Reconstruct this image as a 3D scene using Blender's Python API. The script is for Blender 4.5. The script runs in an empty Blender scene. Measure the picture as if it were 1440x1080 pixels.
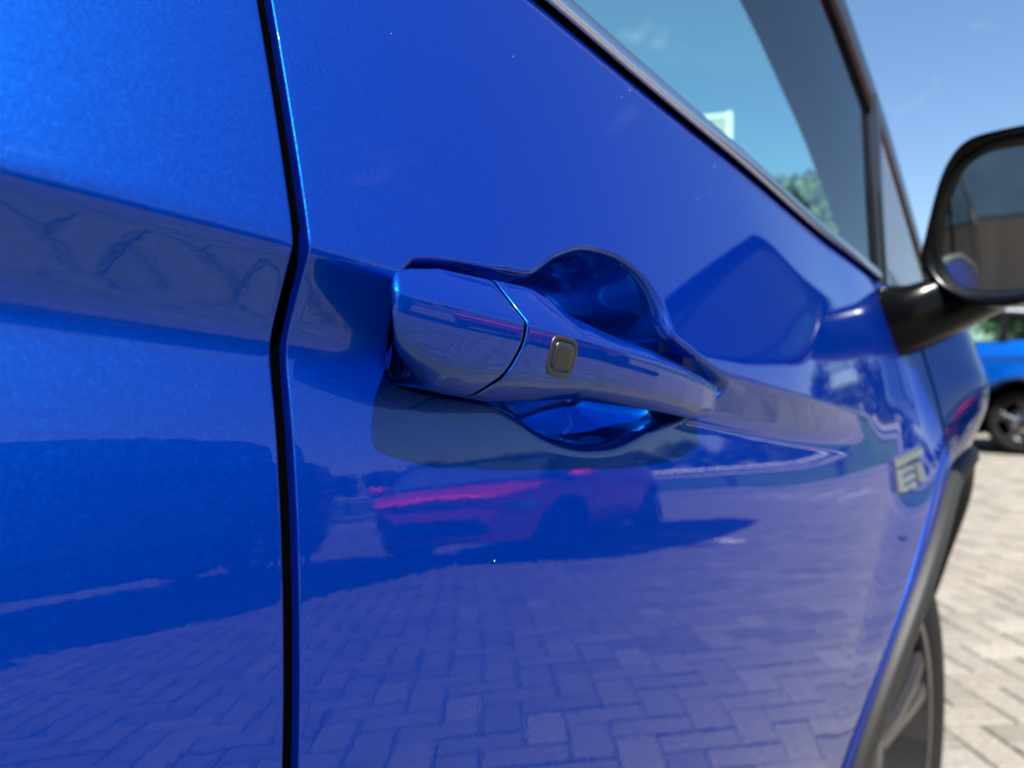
import bpy, math, random
import numpy as np
random.seed(4)
rng = np.random.default_rng(7)
sc = bpy.context.scene
COL = sc.collection

# ---------- camera ----------
CAM = np.array([0., -.19125, .92])
FPX = 1050.
PSI = math.radians(41.)
PITCH = math.atan(25 / FPX)
cd = bpy.data.cameras.new('camera')
cam = bpy.data.objects.new('camera', cd)
COL.objects.link(cam)
cd.sensor_width = 36.
cd.lens = FPX / 1440 * 36.
cd.clip_start = .01
cd.clip_end = 3000.
cam.location = CAM
cam.rotation_euler = (math.pi / 2 - PITCH, 0, PSI - math.pi / 2)
cd.dof.use_dof = True
cd.dof.focus_distance = .285
cd.dof.aperture_fstop = 8.6
sc.camera = cam

# ---------- daylight ----------
SUN = np.array([-.27, -.55, .0])
SUN_EL = math.radians(54.)
SUN = SUN / np.linalg.norm(SUN) * math.cos(SUN_EL)
SUN[2] = math.sin(SUN_EL)
world = bpy.data.worlds.new('World')
sc.world = world
world.use_nodes = True
nt = world.node_tree
bg = nt.nodes['Background']
sky = nt.nodes.new('ShaderNodeTexSky')
sky.sky_type = 'NISHITA'
sky.sun_disc = False
sky.sun_elevation = SUN_EL
sky.sun_rotation = math.atan2(SUN[0], SUN[1])
sky.altitude = 0
sky.air_density = 1.0
sky.dust_density = .8
sky.ozone_density = 3.
# thin fair-weather wisps, drawn by direction over the whole sky
tc = nt.nodes.new('ShaderNodeTexCoord')
mp = nt.nodes.new('ShaderNodeMapping')
mp.inputs['Scale'].default_value = (2.2, 2.2, 5.0)
mp.inputs['Rotation'].default_value = (.1, .15, .5)
nz = nt.nodes.new('ShaderNodeTexNoise')
nz.inputs['Scale'].default_value = 2.1
nz.inputs['Detail'].default_value = 7
nz.inputs['Roughness'].default_value = .62
nz.inputs['Distortion'].default_value = .7
rp = nt.nodes.new('ShaderNodeValToRGB')
rp.color_ramp.elements[0].position = .60
rp.color_ramp.elements[0].color = (0, 0, 0, 1)
rp.color_ramp.elements[1].position = .84
rp.color_ramp.elements[1].color = (.34, .34, .34, 1)
mx = nt.nodes.new('ShaderNodeMix')
mx.data_type = 'RGBA'
mx.inputs[7].default_value = (7.5, 8.0, 8.6, 1)
nt.links.new(tc.outputs['Generated'], mp.inputs['Vector'])
nt.links.new(mp.outputs['Vector'], nz.inputs['Vector'])
nt.links.new(nz.outputs['Fac'], rp.inputs['Fac'])
nt.links.new(rp.outputs['Color'], mx.inputs[0])
hs = nt.nodes.new('ShaderNodeHueSaturation')
hs.inputs['Saturation'].default_value = 1.10
nt.links.new(sky.outputs['Color'], hs.inputs['Color'])
nt.links.new(hs.outputs['Color'], mx.inputs[6])
nt.links.new(mx.outputs[2], bg.inputs['Color'])
bg.inputs['Strength'].default_value = .050
sd = bpy.data.lights.new('sun', 'SUN')
sd.energy = 5.
sd.angle = math.radians(.53)
sd.color = (1., .95, .88)
sun = bpy.data.objects.new('sun', sd)
COL.objects.link(sun)
from mathutils import Vector
sun.rotation_euler = Vector(SUN).to_track_quat('Z', 'Y').to_euler()
sun.location = (-6, -8, 12)
sc.view_settings.view_transform = 'Standard'
sc.view_settings.look = 'None'
sc.view_settings.exposure = 1.97
sc.view_settings.gamma = 1.
sc.view_settings.use_curve_mapping = False
sc.render.engine = 'CYCLES'
sc.cycles.use_denoising = True
sc.cycles.max_bounces = 10
sc.cycles.transparent_max_bounces = 24
sc.cycles.sample_clamp_indirect = 12.
sc.cycles.caustics_reflective = False
sc.cycles.caustics_refractive = False

# ---------- materials ----------
def mat(name, color, rough=.5, metal=0., coat=0., spec=.5, noise=None, bump=None, emit=None):
    m = bpy.data.materials.new(name)
    m.use_nodes = True
    n = m.node_tree
    b = n.nodes['Principled BSDF']
    b.inputs['Base Color'].default_value = (*color, 1)
    b.inputs['Roughness'].default_value = rough
    b.inputs['Metallic'].default_value = metal
    b.inputs['Coat Weight'].default_value = coat
    b.inputs['Coat Roughness'].default_value = .02
    b.inputs['Specular IOR Level'].default_value = spec
    if noise or bump:
        t = n.nodes.new('ShaderNodeTexCoord')
    if noise:                                   # (scale, amount)
        x = n.nodes.new('ShaderNodeTexNoise')
        x.inputs['Scale'].default_value = noise[0]
        x.inputs['Detail'].default_value = 6
        n.links.new(t.outputs['Object'], x.inputs['Vector'])
        r = n.nodes.new('ShaderNodeValToRGB')
        r.color_ramp.elements[0].position = .3
        r.color_ramp.elements[1].position = .7
        r.color_ramp.elements[0].color = (*[c * (1 - noise[1]) for c in color], 1)
        r.color_ramp.elements[1].color = (*[min(1, c * (1 + noise[1])) for c in color], 1)
        n.links.new(x.outputs['Fac'], r.inputs['Fac'])
        n.links.new(r.outputs['Color'], b.inputs['Base Color'])
    if bump:                                    # (scale, strength, distance)
        x = n.nodes.new('ShaderNodeTexNoise')
        x.inputs['Scale'].default_value = bump[0]
        x.inputs['Detail'].default_value = 4
        n.links.new(t.outputs['Object'], x.inputs['Vector'])
        p = n.nodes.new('ShaderNodeBump')
        p.inputs['Strength'].default_value = bump[1]
        p.inputs['Distance'].default_value = bump[2]
        n.links.new(x.outputs['Fac'], p.inputs['Height'])
        n.links.new(p.outputs['Normal'], b.inputs['Normal'])
    return m

def paint(name, pigment, flakes=None, mix=.4, rough=.42, flake=.10, scale=4200., specks=False):
    """Pigment and metal flakes under a clear coat with a little orange peel."""
    m = bpy.data.materials.new(name)
    m.use_nodes = True
    n = m.node_tree
    n.nodes.remove(n.nodes['Principled BSDF'])
    out = n.nodes['Material Output']
    def node(kind, **kw):
        x = n.nodes.new('ShaderNode' + kind)
        for k, v in kw.items():
            setattr(x, k, v)
        return x
    t = node('TexCoord')
    v = node('TexVoronoi')
    v.inputs['Scale'].default_value = scale
    n.links.new(t.outputs['Object'], v.inputs['Vector'])
    s = node('VectorMath', operation='SUBTRACT')
    s.inputs[1].default_value = (.5, .5, .5)
    n.links.new(v.outputs['Color'], s.inputs[0])
    k = node('VectorMath', operation='SCALE')
    k.inputs['Scale'].default_value = flake * 2
    n.links.new(s.outputs[0], k.inputs[0])
    g = node('NewGeometry')
    a = node('VectorMath')
    n.links.new(g.outputs['Normal'], a.inputs[0])
    n.links.new(k.outputs[0], a.inputs[1])
    z = node('VectorMath', operation='NORMALIZE')
    n.links.new(a.outputs[0], z.inputs[0])
    x = node('TexNoise')
    x.inputs['Scale'].default_value = 240.
    x.inputs['Detail'].default_value = 2
    n.links.new(t.outputs['Object'], x.inputs['Vector'])
    p = node('Bump')
    p.inputs['Strength'].default_value = .35
    p.inputs['Distance'].default_value = .00004
    n.links.new(x.outputs['Fac'], p.inputs['Height'])
    d = node('BsdfDiffuse')
    d.inputs['Color'].default_value = (*pigment, 1)
    f = node('BsdfGlossy')
    f.inputs['Color'].default_value = (*(flakes or pigment), 1)
    f.inputs['Roughness'].default_value = rough
    n.links.new(z.outputs[0], f.inputs['Normal'])
    sx = node('SeparateColor')
    n.links.new(v.outputs['Color'], sx.inputs[0])
    mr = node('MapRange')
    mr.inputs['From Min'].default_value = .90
    mr.inputs['From Max'].default_value = 1.
    mr.inputs['To Min'].default_value = .92
    mr.inputs['To Max'].default_value = 2.2
    n.links.new(sx.outputs[2], mr.inputs['Value'])
    sp = node('VectorMath', operation='SCALE')
    sp.inputs[0].default_value = (flakes or pigment)
    n.links.new(mr.outputs[0], sp.inputs['Scale'])
    n.links.new(sp.outputs[0], f.inputs['Color'])
    b = node('MixShader')
    b.inputs[0].default_value = mix
    n.links.new(d.outputs[0], b.inputs[1])
    n.links.new(f.outputs[0], b.inputs[2])
    c = node('BsdfGlossy')
    c.inputs['Color'].default_value = (1, 1, 1, 1)
    c.inputs['Roughness'].default_value = .012
    n.links.new(p.outputs['Normal'], c.inputs['Normal'])
    fr = node('Fresnel')
    fr.inputs['IOR'].default_value = 1.44
    o = node('MixShader')
    n.links.new(fr.outputs[0], o.inputs[0])
    n.links.new(b.outputs[0], o.inputs[1])
    n.links.new(c.outputs[0], o.inputs[2])
    if specks:                                   # a few dry dust specks on the clear coat
        dv = node('TexVoronoi')
        dv.inputs['Scale'].default_value = 75.
        n.links.new(t.outputs['Object'], dv.inputs['Vector'])
        dc = node('SeparateColor')
        n.links.new(dv.outputs['Color'], dc.inputs[0])
        rad = node('MapRange')
        rad.inputs['From Min'].default_value = .55
        rad.inputs['From Max'].default_value = 1.
        rad.inputs['To Min'].default_value = 0.
        rad.inputs['To Max'].default_value = .045
        n.links.new(dc.outputs[0], rad.inputs['Value'])
        lt = node('Math', operation='LESS_THAN')
        n.links.new(dv.outputs['Distance'], lt.inputs[0])
        n.links.new(rad.outputs[0], lt.inputs[1])
        am = node('Math', operation='MULTIPLY')
        am.inputs[1].default_value = .45
        n.links.new(lt.outputs[0], am.inputs[0])
        dd = node('BsdfDiffuse')
        dd.inputs['Color'].default_value = (.42, .44, .46, 1)
        o2 = node('MixShader')
        n.links.new(am.outputs[0], o2.inputs[0])
        n.links.new(o.outputs[0], o2.inputs[1])
        n.links.new(dd.outputs[0], o2.inputs[2])
        o = o2
    n.links.new(o.outputs[0], out.inputs['Surface'])
    return m

def glass(name, tint, ior=1.5):
    m = bpy.data.materials.new(name)
    m.use_nodes = True
    n = m.node_tree
    n.nodes.remove(n.nodes['Principled BSDF'])
    o = n.nodes['Material Output']
    f = n.nodes.new('ShaderNodeFresnel')
    f.inputs['IOR'].default_value = ior
    tr = n.nodes.new('ShaderNodeBsdfTransparent')
    tr.inputs['Color'].default_value = (*tint, 1)
    gl = n.nodes.new('ShaderNodeBsdfGlossy')
    gl.inputs['Roughness'].default_value = .005
    gl.inputs['Color'].default_value = (1, 1, 1, 1)
    mix = n.nodes.new('ShaderNodeMixShader')
    n.links.new(f.outputs[0], mix.inputs[0])
    n.links.new(tr.outputs[0], mix.inputs[1])
    n.links.new(gl.outputs[0], mix.inputs[2])
    n.links.new(mix.outputs[0], o.inputs['Surface'])
    return m

def brick_mat(name, attr):
    m = mat(name, (.4, .39, .36), rough=.9, spec=.2, bump=(160., .6, .002))
    n = m.node_tree
    b = n.nodes['Principled BSDF']
    t = n.nodes.new('ShaderNodeTexCoord')
    x = n.nodes.new('ShaderNodeTexNoise')
    x.inputs['Scale'].default_value = 55.
    x.inputs['Detail'].default_value = 8
    x.inputs['Roughness'].default_value = .7
    gm = n.nodes.new('ShaderNodeNewGeometry')
    n.links.new(gm.outputs['Position'], x.inputs['Vector'])
    if attr:
        src = n.nodes.new('ShaderNodeAttribute')
        src.attribute_name = 'tone'
        val = src.outputs['Fac']
    else:
        src = n.nodes.new('ShaderNodeObjectInfo')
        val = src.outputs['Random']
    r = n.nodes.new('ShaderNodeValToRGB')
    e = r.color_ramp.elements
    e[0].position, e[0].color = 0., (.115, .107, .094, 1)
    e[1].position, e[1].color = 1., (.198, .185, .158, 1)
    for pos, c in ((.3, (.153, .143, .124, 1)), (.6, (.166, .153, .13, 1)), (.8, (.14, .134, .122, 1))):
        k = e.new(pos)
        k.color = c
    n.links.new(val, r.inputs['Fac'])
    q = n.nodes.new('ShaderNodeMix')
    q.data_type = 'RGBA'
    q.blend_type = 'MULTIPLY'
    q.inputs[0].default_value = 1.
    w = n.nodes.new('ShaderNodeValToRGB')
    w.color_ramp.elements[0].position = .3
    w.color_ramp.elements[0].color = (.62, .61, .60, 1)
    w.color_ramp.elements[1].position = .7
    w.color_ramp.elements[1].color = (1.18, 1.17, 1.15, 1)
    n.links.new(x.outputs['Fac'], w.inputs['Fac'])
    n.links.new(r.outputs['Color'], q.inputs[6])
    n.links.new(w.outputs['Color'], q.inputs[7])
    n.links.new(q.outputs[2], b.inputs['Base Color'])
    return m

M = {
    'blue': paint('blue_metallic_paint', (.0, .0008, .105), (.0, .086, .40), .50, rough=.42, flake=.11, scale=5500., specks=True),
    'blue2': paint('bright_blue_paint', (.0, .045, .32), (.0, .18, .5), .4, flake=.03, scale=600.),
    'red': paint('red_paint', (.62, .005, .03), (.85, .02, .06), .3, flake=.03, scale=600.),
    'navy': paint('black_paint', (.003, .004, .007), (.02, .022, .03), .3, flake=.03, scale=600.),
    'white': paint('white_paint', (.55, .55, .55), None, .1, flake=.0, scale=600.),
    'grey': paint('grey_paint', (.06, .065, .075), (.2, .21, .23), .4, flake=.03, scale=600.),
    'black': mat('black_gloss', (.008, .008, .009), rough=.12, coat=.3),
    'seal': mat('rubber_seal', (.0005, .0005, .0005), rough=.9, spec=0.),
    'plastic': mat('grained_black_plastic', (.001, .001, .0012), rough=.22, spec=.12),
    'clad': mat('grey_cladding_plastic', (0.00952, 0.00952, 0.00952), rough=.55, spec=.25, bump=(900., .35, .0004)),
    'button': mat('button_rubber', (0.00612, 0.00612, 0.0068), rough=.38, bump=(5000., .3, .0001)),
    'chrome': mat('chrome', (.40, .41, .43), rough=.26, metal=.95),
    'satin': mat('satin_chrome', (.62, .63, .65), rough=.22, metal=1.),
    'mirror': mat('mirror_glass', (.86, .9, .9), rough=.004, metal=1.),
    'tyre': mat('tyre_rubber', (0.00612, 0.00612, 0.00612), rough=.8, spec=.15, bump=(300., .4, .001)),
    'rim': mat('dark_alloy', (0.034, 0.034, 0.0374), rough=.3, metal=.7, coat=.5),
    'alloy': mat('bright_alloy', (.5, .5, .5), rough=.25, metal=.9),
    'trim': mat('interior_trim', (0.068, 0.0714, 0.0782), rough=.8),
    'seat': mat('seat_cloth', (0.0204, 0.0204, 0.0238), rough=.9),
    'glass': glass('tinted_glass', (.78, .97, .90)),
    'dglass': glass('privacy_glass', (.16, .20, .21)),
    'red_lens': mat('red_lens', (.35, .01, .01), rough=.1, coat=1.),
    'lens': mat('clear_lens', (.35, .37, .4), rough=.06, metal=.6, coat=1.),
    'grass': mat('grass', (0.04125, 0.075, 0.0165), rough=.95, spec=0., noise=(.9, .45)),
    'field': mat('field_grass', (0.05625, 0.06375, 0.02625), rough=.95, spec=0., noise=(.12, .35)),
    'sand': mat('joint_sand', (0.0665, 0.0627, 0.057), rough=.95, noise=(60., .4)),
    'kerb': mat('kerb_concrete', (0.2448, 0.2414, 0.2312), rough=.9, noise=(14., .2)),
    'road': mat('asphalt', (.055, .055, .055), rough=.85, noise=(90., .4)),
    'line': mat('road_paint', (0.5304, 0.5304, 0.5168), rough=.6, noise=(40., .12)),
    'rail': mat('galvanised_rail', (0.306, 0.3128, 0.3196), rough=.4, metal=.5, noise=(6., .1)),
    'post': mat('dark_post', (0.034, 0.0374, 0.0408), rough=.6),
    'leaf': mat('leaf', (0.0238, 0.0442, 0.01496), rough=.7, noise=(1.3, .5)),
    'leaf2': mat('leaf_pale', (0.0476, 0.0816, 0.0204), rough=.7, noise=(1.3, .45)),
    'bark': mat('bark', (0.068, 0.051, 0.0374), rough=.9, noise=(9., .4)),
    'slate': mat('slate_cladding', (0.12, 0.17, 0.23), rough=.55, noise=(1.5, .15)),
    'timber': mat('brown_cladding', (0.204, 0.1428, 0.1054), rough=.8, noise=(5., .15)),
    'panel': mat('sign_panel', (0.2856, 0.306, 0.306), rough=.3, noise=(1.2, .15)),
    'signwhite': mat('sign_frame', (0.544, 0.5576, 0.544), rough=.4),
    'teal_glass': mat('teal_window', (0.068, 0.204, 0.204), rough=.06, coat=1.),
    'brick': brick_mat('paver', False),
    'brick_far': brick_mat('paver_joined', True),
}

# ---------- mesh helpers ----------
CARY = .88                       # car centre line; car parts are modelled about y = 0 -> centre
SHIFT = [0.]                     # subtracted from y while a car is built
def link(o, parent=None):
    COL.objects.link(o)
    if parent is not None:
        o.parent = parent
    return o
def mesh(name, verts, faces, m, parent=None, smooth=True, sharp=None):
    v = np.asarray(verts, float).reshape(-1, 3).copy()
    v[:, 1] -= SHIFT[0]
    me = bpy.data.meshes.new(name)
    me.from_pydata(v.tolist(), [], [tuple(f) for f in faces])
    me.materials.append(M[m] if isinstance(m, str) else m)
    if smooth:
        me.polygons.foreach_set('use_smooth', [True] * len(me.polygons))
    if sharp is not None:
        me.set_sharp_from_angle(angle=math.radians(sharp))
    me.update()
    return link(bpy.data.objects.new(name, me), parent)
class MB:
    """collects grids, boxes, loops into one mesh"""
    def __init__(s):
        s.v, s.f = [], []
    def grid(s, P, flip=False, closed_u=False, closed_v=False):
        P = np.asarray(P, float)
        nu, nv = P.shape[:2]
        o = len(s.v)
        s.v.extend(P.reshape(-1, 3).tolist())
        for i in range(nu - (0 if closed_u else 1)):
            i2 = (i + 1) % nu
            for j in range(nv - (0 if closed_v else 1)):
                j2 = (j + 1) % nv
                q = (o + i * nv + j, o + i2 * nv + j, o + i2 * nv + j2, o + i * nv + j2)
                s.f.append(q[::-1] if flip else q)
        return s
    def poly(s, pts, flip=False):
        o = len(s.v)
        s.v.extend([list(map(float, p)) for p in pts])
        q = tuple(range(o, o + len(pts)))
        s.f.append(q[::-1] if flip else q)
        return s
    def box(s, a, b):
        (x0, y0, z0), (x1, y1, z1) = a, b
        o = len(s.v)
        s.v += [[x0, y0, z0], [x1, y0, z0], [x1, y1, z0], [x0, y1, z0], [x0, y0, z1], [x1, y0, z1], [x1, y1, z1], [x0, y1, z1]]
        s.f += [tuple(o + k for k in q) for q in ((3, 2, 1, 0), (4, 5, 6, 7), (0, 1, 5, 4), (1, 2, 6, 5), (2, 3, 7, 6), (3, 0, 4, 7))]
        return s
    def cbox(s, a, b, c):
        """box with chamfered edges along every axis (approximate)"""
        a, b = np.array(a, float), np.array(b, float)
        L = []
        for zz, ins in ((a[2], c), (a[2] + c, 0), (b[2] - c, 0), (b[2], c)):
            x0, x1, y0, y1 = a[0] + ins, b[0] - ins, a[1] + ins, b[1] - ins
            L.append([[x0 + c, y0, zz], [x1 - c, y0, zz], [x1, y0 + c, zz], [x1, y1 - c, zz], [x1 - c, y1, zz], [x0 + c, y1, zz], [x0, y1 - c, zz], [x0, y0 + c, zz]])
        s.grid(np.array(L), closed_v=True, flip=True)
        s.poly(L[0][::-1])
        s.poly(L[-1])
        return s
    def tube(s, pts, r, n=10, cap=True):
        pts = np.asarray(pts, float)
        rr = np.broadcast_to(np.asarray(r, float), (len(pts),))
        L = []
        for k, p in enumerate(pts):
            d = pts[min(k + 1, len(pts) - 1)] - pts[max(k - 1, 0)]
            d = d / np.linalg.norm(d)
            u = np.cross(d, [0, 0, 1.] if abs(d[2]) < .9 else [1., 0, 0])
            u /= np.linalg.norm(u)
            w = np.cross(d, u)
            L.append([p + rr[k] * (math.cos(a) * u + math.sin(a) * w) for a in np.linspace(0, 2 * math.pi, n, endpoint=False)])
        s.grid(np.array(L), closed_v=True)
        if cap:
            s.poly(L[0][::-1])
            s.poly(L[-1])
        return s
    def build(s, name, m, parent=None, smooth=True, sharp=None):
        return mesh(name, s.v, s.f, m, parent, smooth, sharp)
def tag(o, label=None, cat=None, group=None, kind=None):
    if label:
        o['label'] = label
    if cat:
        o['category'] = cat
    if group:
        o['group'] = group
    if kind:
        o['kind'] = kind
    return o
def empty(name, loc=(0, 0, 0), rz=0.):
    o = bpy.data.objects.new(name, None)
    o.location = loc
    o.rotation_euler = (0, 0, rz)
    o.empty_display_size = .2
    return link(o)

# ---------- body shape (all in metres, car side plane near y = 0, outward is -y) ----------
K = .85
ZC0 = .92
def ss(a, b, x):
    u = np.clip((np.asarray(x, float) - a) / (b - a), 0, 1)
    return u * u * (3 - 2 * u)
_U = np.linspace(0, 3, 3001)
_S = np.where(_U < .27, .2 * _U, np.clip(.054 * (1 - (_U - .27) / .40), 0, None))
_I = np.concatenate([[0], np.cumsum((_S[1:] + _S[:-1]) / 2 * .001)])
def zcu(x):
    x = np.asarray(x, float)
    r = .963 - .105 * (x - .13) - np.interp(np.clip(x - .13, 0, 3), _U, _I)
    return np.where(x < -.02, .963 + .105 * .15 - .03 * (x + .02), r)
def zcrease(x):
    return ZC0 + K * (zcu(np.asarray(x, float) / K) - ZC0)
TT = np.array([-.9, -.75, -.60, -.50, -.34, -.24, -.166, -.118, -.085, -.068, -.054, -.0445, -.038, -.031, -.024, -.012, -.0035, 0., .0035, .012, .05, .1, .15, .2, .4])
DC = np.array([-22, -20, -17, -13, -9, -4, 0, 3.5, 6.5, 8.5, 10.5, 11, 5, -14, -24, -25, -25, -6, 12, 14.5, 16.5, 17.5, 18.5, 20, 30.])
DS = np.array([-22, -20, -17, -13, -9, -4, 0, 3.0, 5.0, 6, 7, 7.5, 8, 8.5, 8.8, 9.5, 10, 10.3, 10.6, 11.2, 13.5, 16, 18, 20, 30.])
TG = np.linspace(-.9, .4, 5201)
def integ(D):
    d = np.interp(TG, TT, D)
    g = -np.tan(np.radians(d))
    c = np.concatenate([[0], np.cumsum((g[1:] + g[:-1]) / 2 * (TG[1] - TG[0]))])
    return c - np.interp(0, TG, c)
WC = integ(DC)
WS = integ(DS)
WS = WS + (np.interp(-.3, TG, WC) - np.interp(-.3, TG, WS))
XM, LHR, LHF = -.13, 2.12, 1.98
HALF = .88
def plan(x):
    x = np.asarray(x, float)
    u = np.clip(np.abs((x - XM) / np.where(x > XM, LHF, LHR)), 0, 1)
    return HALF * ((1 - u ** 5) ** .2 - 1)
FWX, RWX, WZ = 1.17, -1.43, .335
def prof(x, z):
    x = np.asarray(x, float)
    t = (np.asarray(z, float) - zcrease(x)) / K
    f = 1 - ss(.60, .95, x / K)
    return K * (f * np.interp(t, TG, WC) + (1 - f) * np.interp(t, TG, WS))
def flare(x, z):
    x = np.asarray(x, float)
    z = np.asarray(z, float)
    r1 = np.hypot(x - FWX, z - WZ)
    r2 = np.hypot(x - RWX, z - WZ)
    lo = ss(.55, .80, z)
    a = .018 * lo * (1 - ss(.455, .60, r1)) + .018 * lo * (1 - ss(.455, .60, r2))
    return a + .068 * ss(.77, .91, z) * ss(.97, 1.15, x)
def wbase(x, z):
    return plan(x) + prof(x, z) + flare(x, z)
def zbelt(x):
    x = np.asarray(x, float)
    return zcrease(x) + K * .2045

# ---------- shared car geometry ----------
def ztop(x):
    x = np.asarray(x, float)
    h = zbelt(1.0) - .06 * (x - 1.0) - .10 * ss(1.35, 2.0, x)
    return np.where(x > 1.0, h, zbelt(x))
def wlim(x, z, e=0.):
    return wbase(x, z) + e
PX = np.array([-2.02, -1.86, -1.45, -.9, -.3, .2, .5, .72, .906, 1.064, 1.236, 1.36])
PZ = np.array([1.20, 1.36, 1.475, 1.535, 1.555, 1.535, 1.497, 1.437, 1.346, 1.252, 1.111, 1.01])
def zpil(x):
    return np.interp(x, PX, PZ)
def wgl(x, z):
    x = np.asarray(x, float)
    z = np.asarray(z, float)
    return -.054 - .016 * np.clip(x, -.5, 2) - .07 * (z - zbelt(x)) - .5 * np.clip(-1.2 - x, 0, 1) ** 2 - .5 * np.clip(z - 1.44, 0, 1) ** 1.5
def arch_low(x, lo, cx, R):
    d = np.clip(R * R - (x - cx) ** 2, 0, None)
    return np.where(np.abs(x - cx) < R, np.maximum(lo, WZ + np.sqrt(d)), lo)
def plan_pts(xs):
    """plan curve with outward normals in (x, w)"""
    w = plan(xs)
    LL = np.where(xs > XM, LHF, LHR)
    u = np.clip((xs - XM) / LL, -1, 1)
    nx = np.sign(u) * np.abs(u) ** 4 / LL
    den = np.clip(1 - np.abs(u) ** 5, 1e-9, 1) ** .8
    nw = den / HALF
    L = np.hypot(nx, nw)
    return xs, w, nx / L, nw / L
def end_x(x0, sign, n=16):
    """x nodes from x0 to the very end of the car, dense at the end"""
    a = np.linspace(0, 1, n)
    xe = XM + (LHF if sign > 0 else -LHR)
    return x0 + (xe - x0) * (1 - (1 - a) ** 2.2)
def skin(xs, zl, zh, nv, side=1, zs=None):
    """body skin over x nodes between zl(x) and zh(x); side -1 mirrors to the far side"""
    xp, wp, nx, nw = plan_pts(xs)
    a = np.linspace(0, 1, nv) if zs is None else zs
    Z = zl[:, None] + (zh - zl)[:, None] * a[None, :]
    X = np.repeat(xs[:, None], nv, 1)
    Pf = prof(X, Z) + flare(X, Z)
    k = ss(1.45, 1.65, np.abs(X - XM) * 1.0)
    nxx = nx[:, None] * k
    nww = 1 + (nw[:, None] - 1) * k
    x = X + nxx * Pf
    w = np.maximum(wp[:, None] + nww * Pf, -HALF)
    y = -w
    if side < 0:
        y = 2 * CARY - y
    return np.stack([x, y, Z], -1)
def mir(P):
    P = np.array(P, float).copy()
    P[..., 1] = 2 * CARY - P[..., 1]
    return P
def wheel(parent, x, side, rimmat, r=.332, width=.215, face=-.085):
    """tyre (part) > rim; side 1 = near side"""
    n = 64
    ang = np.linspace(0, 2 * math.pi, n, endpoint=False)
    def lathe(pr):
        L = []
        for a in ang:
            L.append([[x + q[0] * math.cos(a), q[1], WZ + q[0] * math.sin(a)] for q in pr])
        return np.array(L)
    y0 = -face
    pr = [(.235, y0 + .012), (.245, y0 + .004), (.268, y0 - .003), (.295, y0 - .001), (.318, y0 + .010), (.329, y0 + .028),
          (r, y0 + .034), (r - .005, y0 + .036), (r - .005, y0 + .042), (r, y0 + .044), (r, y0 + .075), (r - .005, y0 + .077), (r - .005, y0 + .084), (r, y0 + .086),
          (r, y0 + .125), (r - .005, y0 + .127), (r - .005, y0 + .134), (r, y0 + .136), (r, y0 + .17), (.325, y0 + .19), (.30, y0 + width), (.235, y0 + width)]
    P = lathe(pr)
    T = MB().grid(P if side > 0 else mir(P), closed_u=True, flip=side > 0)
    ty = T.build('wheel', 'tyre', parent)
    b = MB()
    P = lathe([(.238, y0 + .013), (.236, y0 + .006), (.226, y0 + .008), (.222, y0 + .03), (.205, y0 + .10), (.205, y0 + .18)])
    b.grid(P if side > 0 else mir(P), closed_u=True, flip=side > 0)
    for k in range(5):                           # twin spokes
        for d in (-.16, .16):
            a0 = math.radians(90 + 72 * k)
            L = []
            for rr, hw, yy, th in ((.03, .022, .034, .03), (.10, .017, .022, .028), (.17, .016, .014, .03), (.228, .022, .012, .04)):
                aa = a0 + d * (rr / .228) * .9
                c = np.array([math.cos(aa), math.sin(aa)])
                t = np.array([-c[1], c[0]])
                ring = []
                for (o, dy) in ((-1, 0.006), (-.6, 0), (.6, 0), (1, .006), (1, th), (-1, th)):
                    q = c * rr + t * hw * o
                    ring.append([x + q[0], y0 + yy + dy, WZ + q[1]])
                L.append(ring)
            P = np.array(L)
            b.grid(P if side > 0 else mir(P), closed_v=True, flip=side > 0)
    P = lathe([(.0001, y0 + .026), (.03, y0 + .027), (.036, y0 + .032), (.05, y0 + .036), (.05, y0 + .07)])
    b.grid(P if side > 0 else mir(P), closed_u=True, flip=side > 0)
    b.build('rim', rimmat, ty, sharp=40)
    b = MB()
    P = lathe([(.0001, y0 + .085), (.15, y0 + .085), (.152, y0 + .1), (.0001, y0 + .1)])
    b.grid(P if side > 0 else mir(P), closed_u=True, flip=side > 0)
    b.build('brake_disc', 'alloy', ty)
    return ty
def arch_ring(b, cx, side, a0=-14, a1=194, Ro=.474, Ri=.452):
    A = np.radians(np.linspace(a0, a1, 60))
    L = []
    for a in A:
        row = []
        for rr, dw in ((Ro, -.012), (Ro, .004), (Ro - .003, .008), (Ro - .009, .011), (Ri + .006, .012), (Ri + .002, .010), (Ri, .004), (Ri, -.03)):
            x, z = cx + rr * math.cos(a), WZ + rr * math.sin(a)
            zz = max(z, .30)
            xr, zr = cx + Ro * math.cos(a), max(WZ + Ro * math.sin(a), .30)
            w = float(wbase(xr, zr)) * .8 + float(wbase(x, zz)) * .2 + dw
            row.append([x, -w, z])
        L.append(row)
    P = np.array(L)
    b.grid(P if side > 0 else mir(P), flip=side > 0)
def arch_liner(b, cx, side, R=.43):
    A = np.radians(np.linspace(-20, 200, 40))
    y0, y1 = .14, .44
    P = np.array([[[cx + R * math.cos(a), y, WZ + R * math.sin(a)] for y in (y0, y1)] for a in A])
    b.grid(P if side > 0 else mir(P), flip=side < 0)
    pts = np.array([[cx + R * math.cos(a), y1, WZ + R * math.sin(a)] for a in A])
    b.poly(pts if side > 0 else mir(pts))
def arches(root, s):
    for cx in (FWX, RWX):
        b = MB()
        arch_ring(b, cx, s)
        ring = b.build('arch_cladding', 'clad', root, sharp=50)
        b = MB()
        arch_liner(b, cx, s)
        b.build('arch_liner', 'seal', ring)
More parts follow.
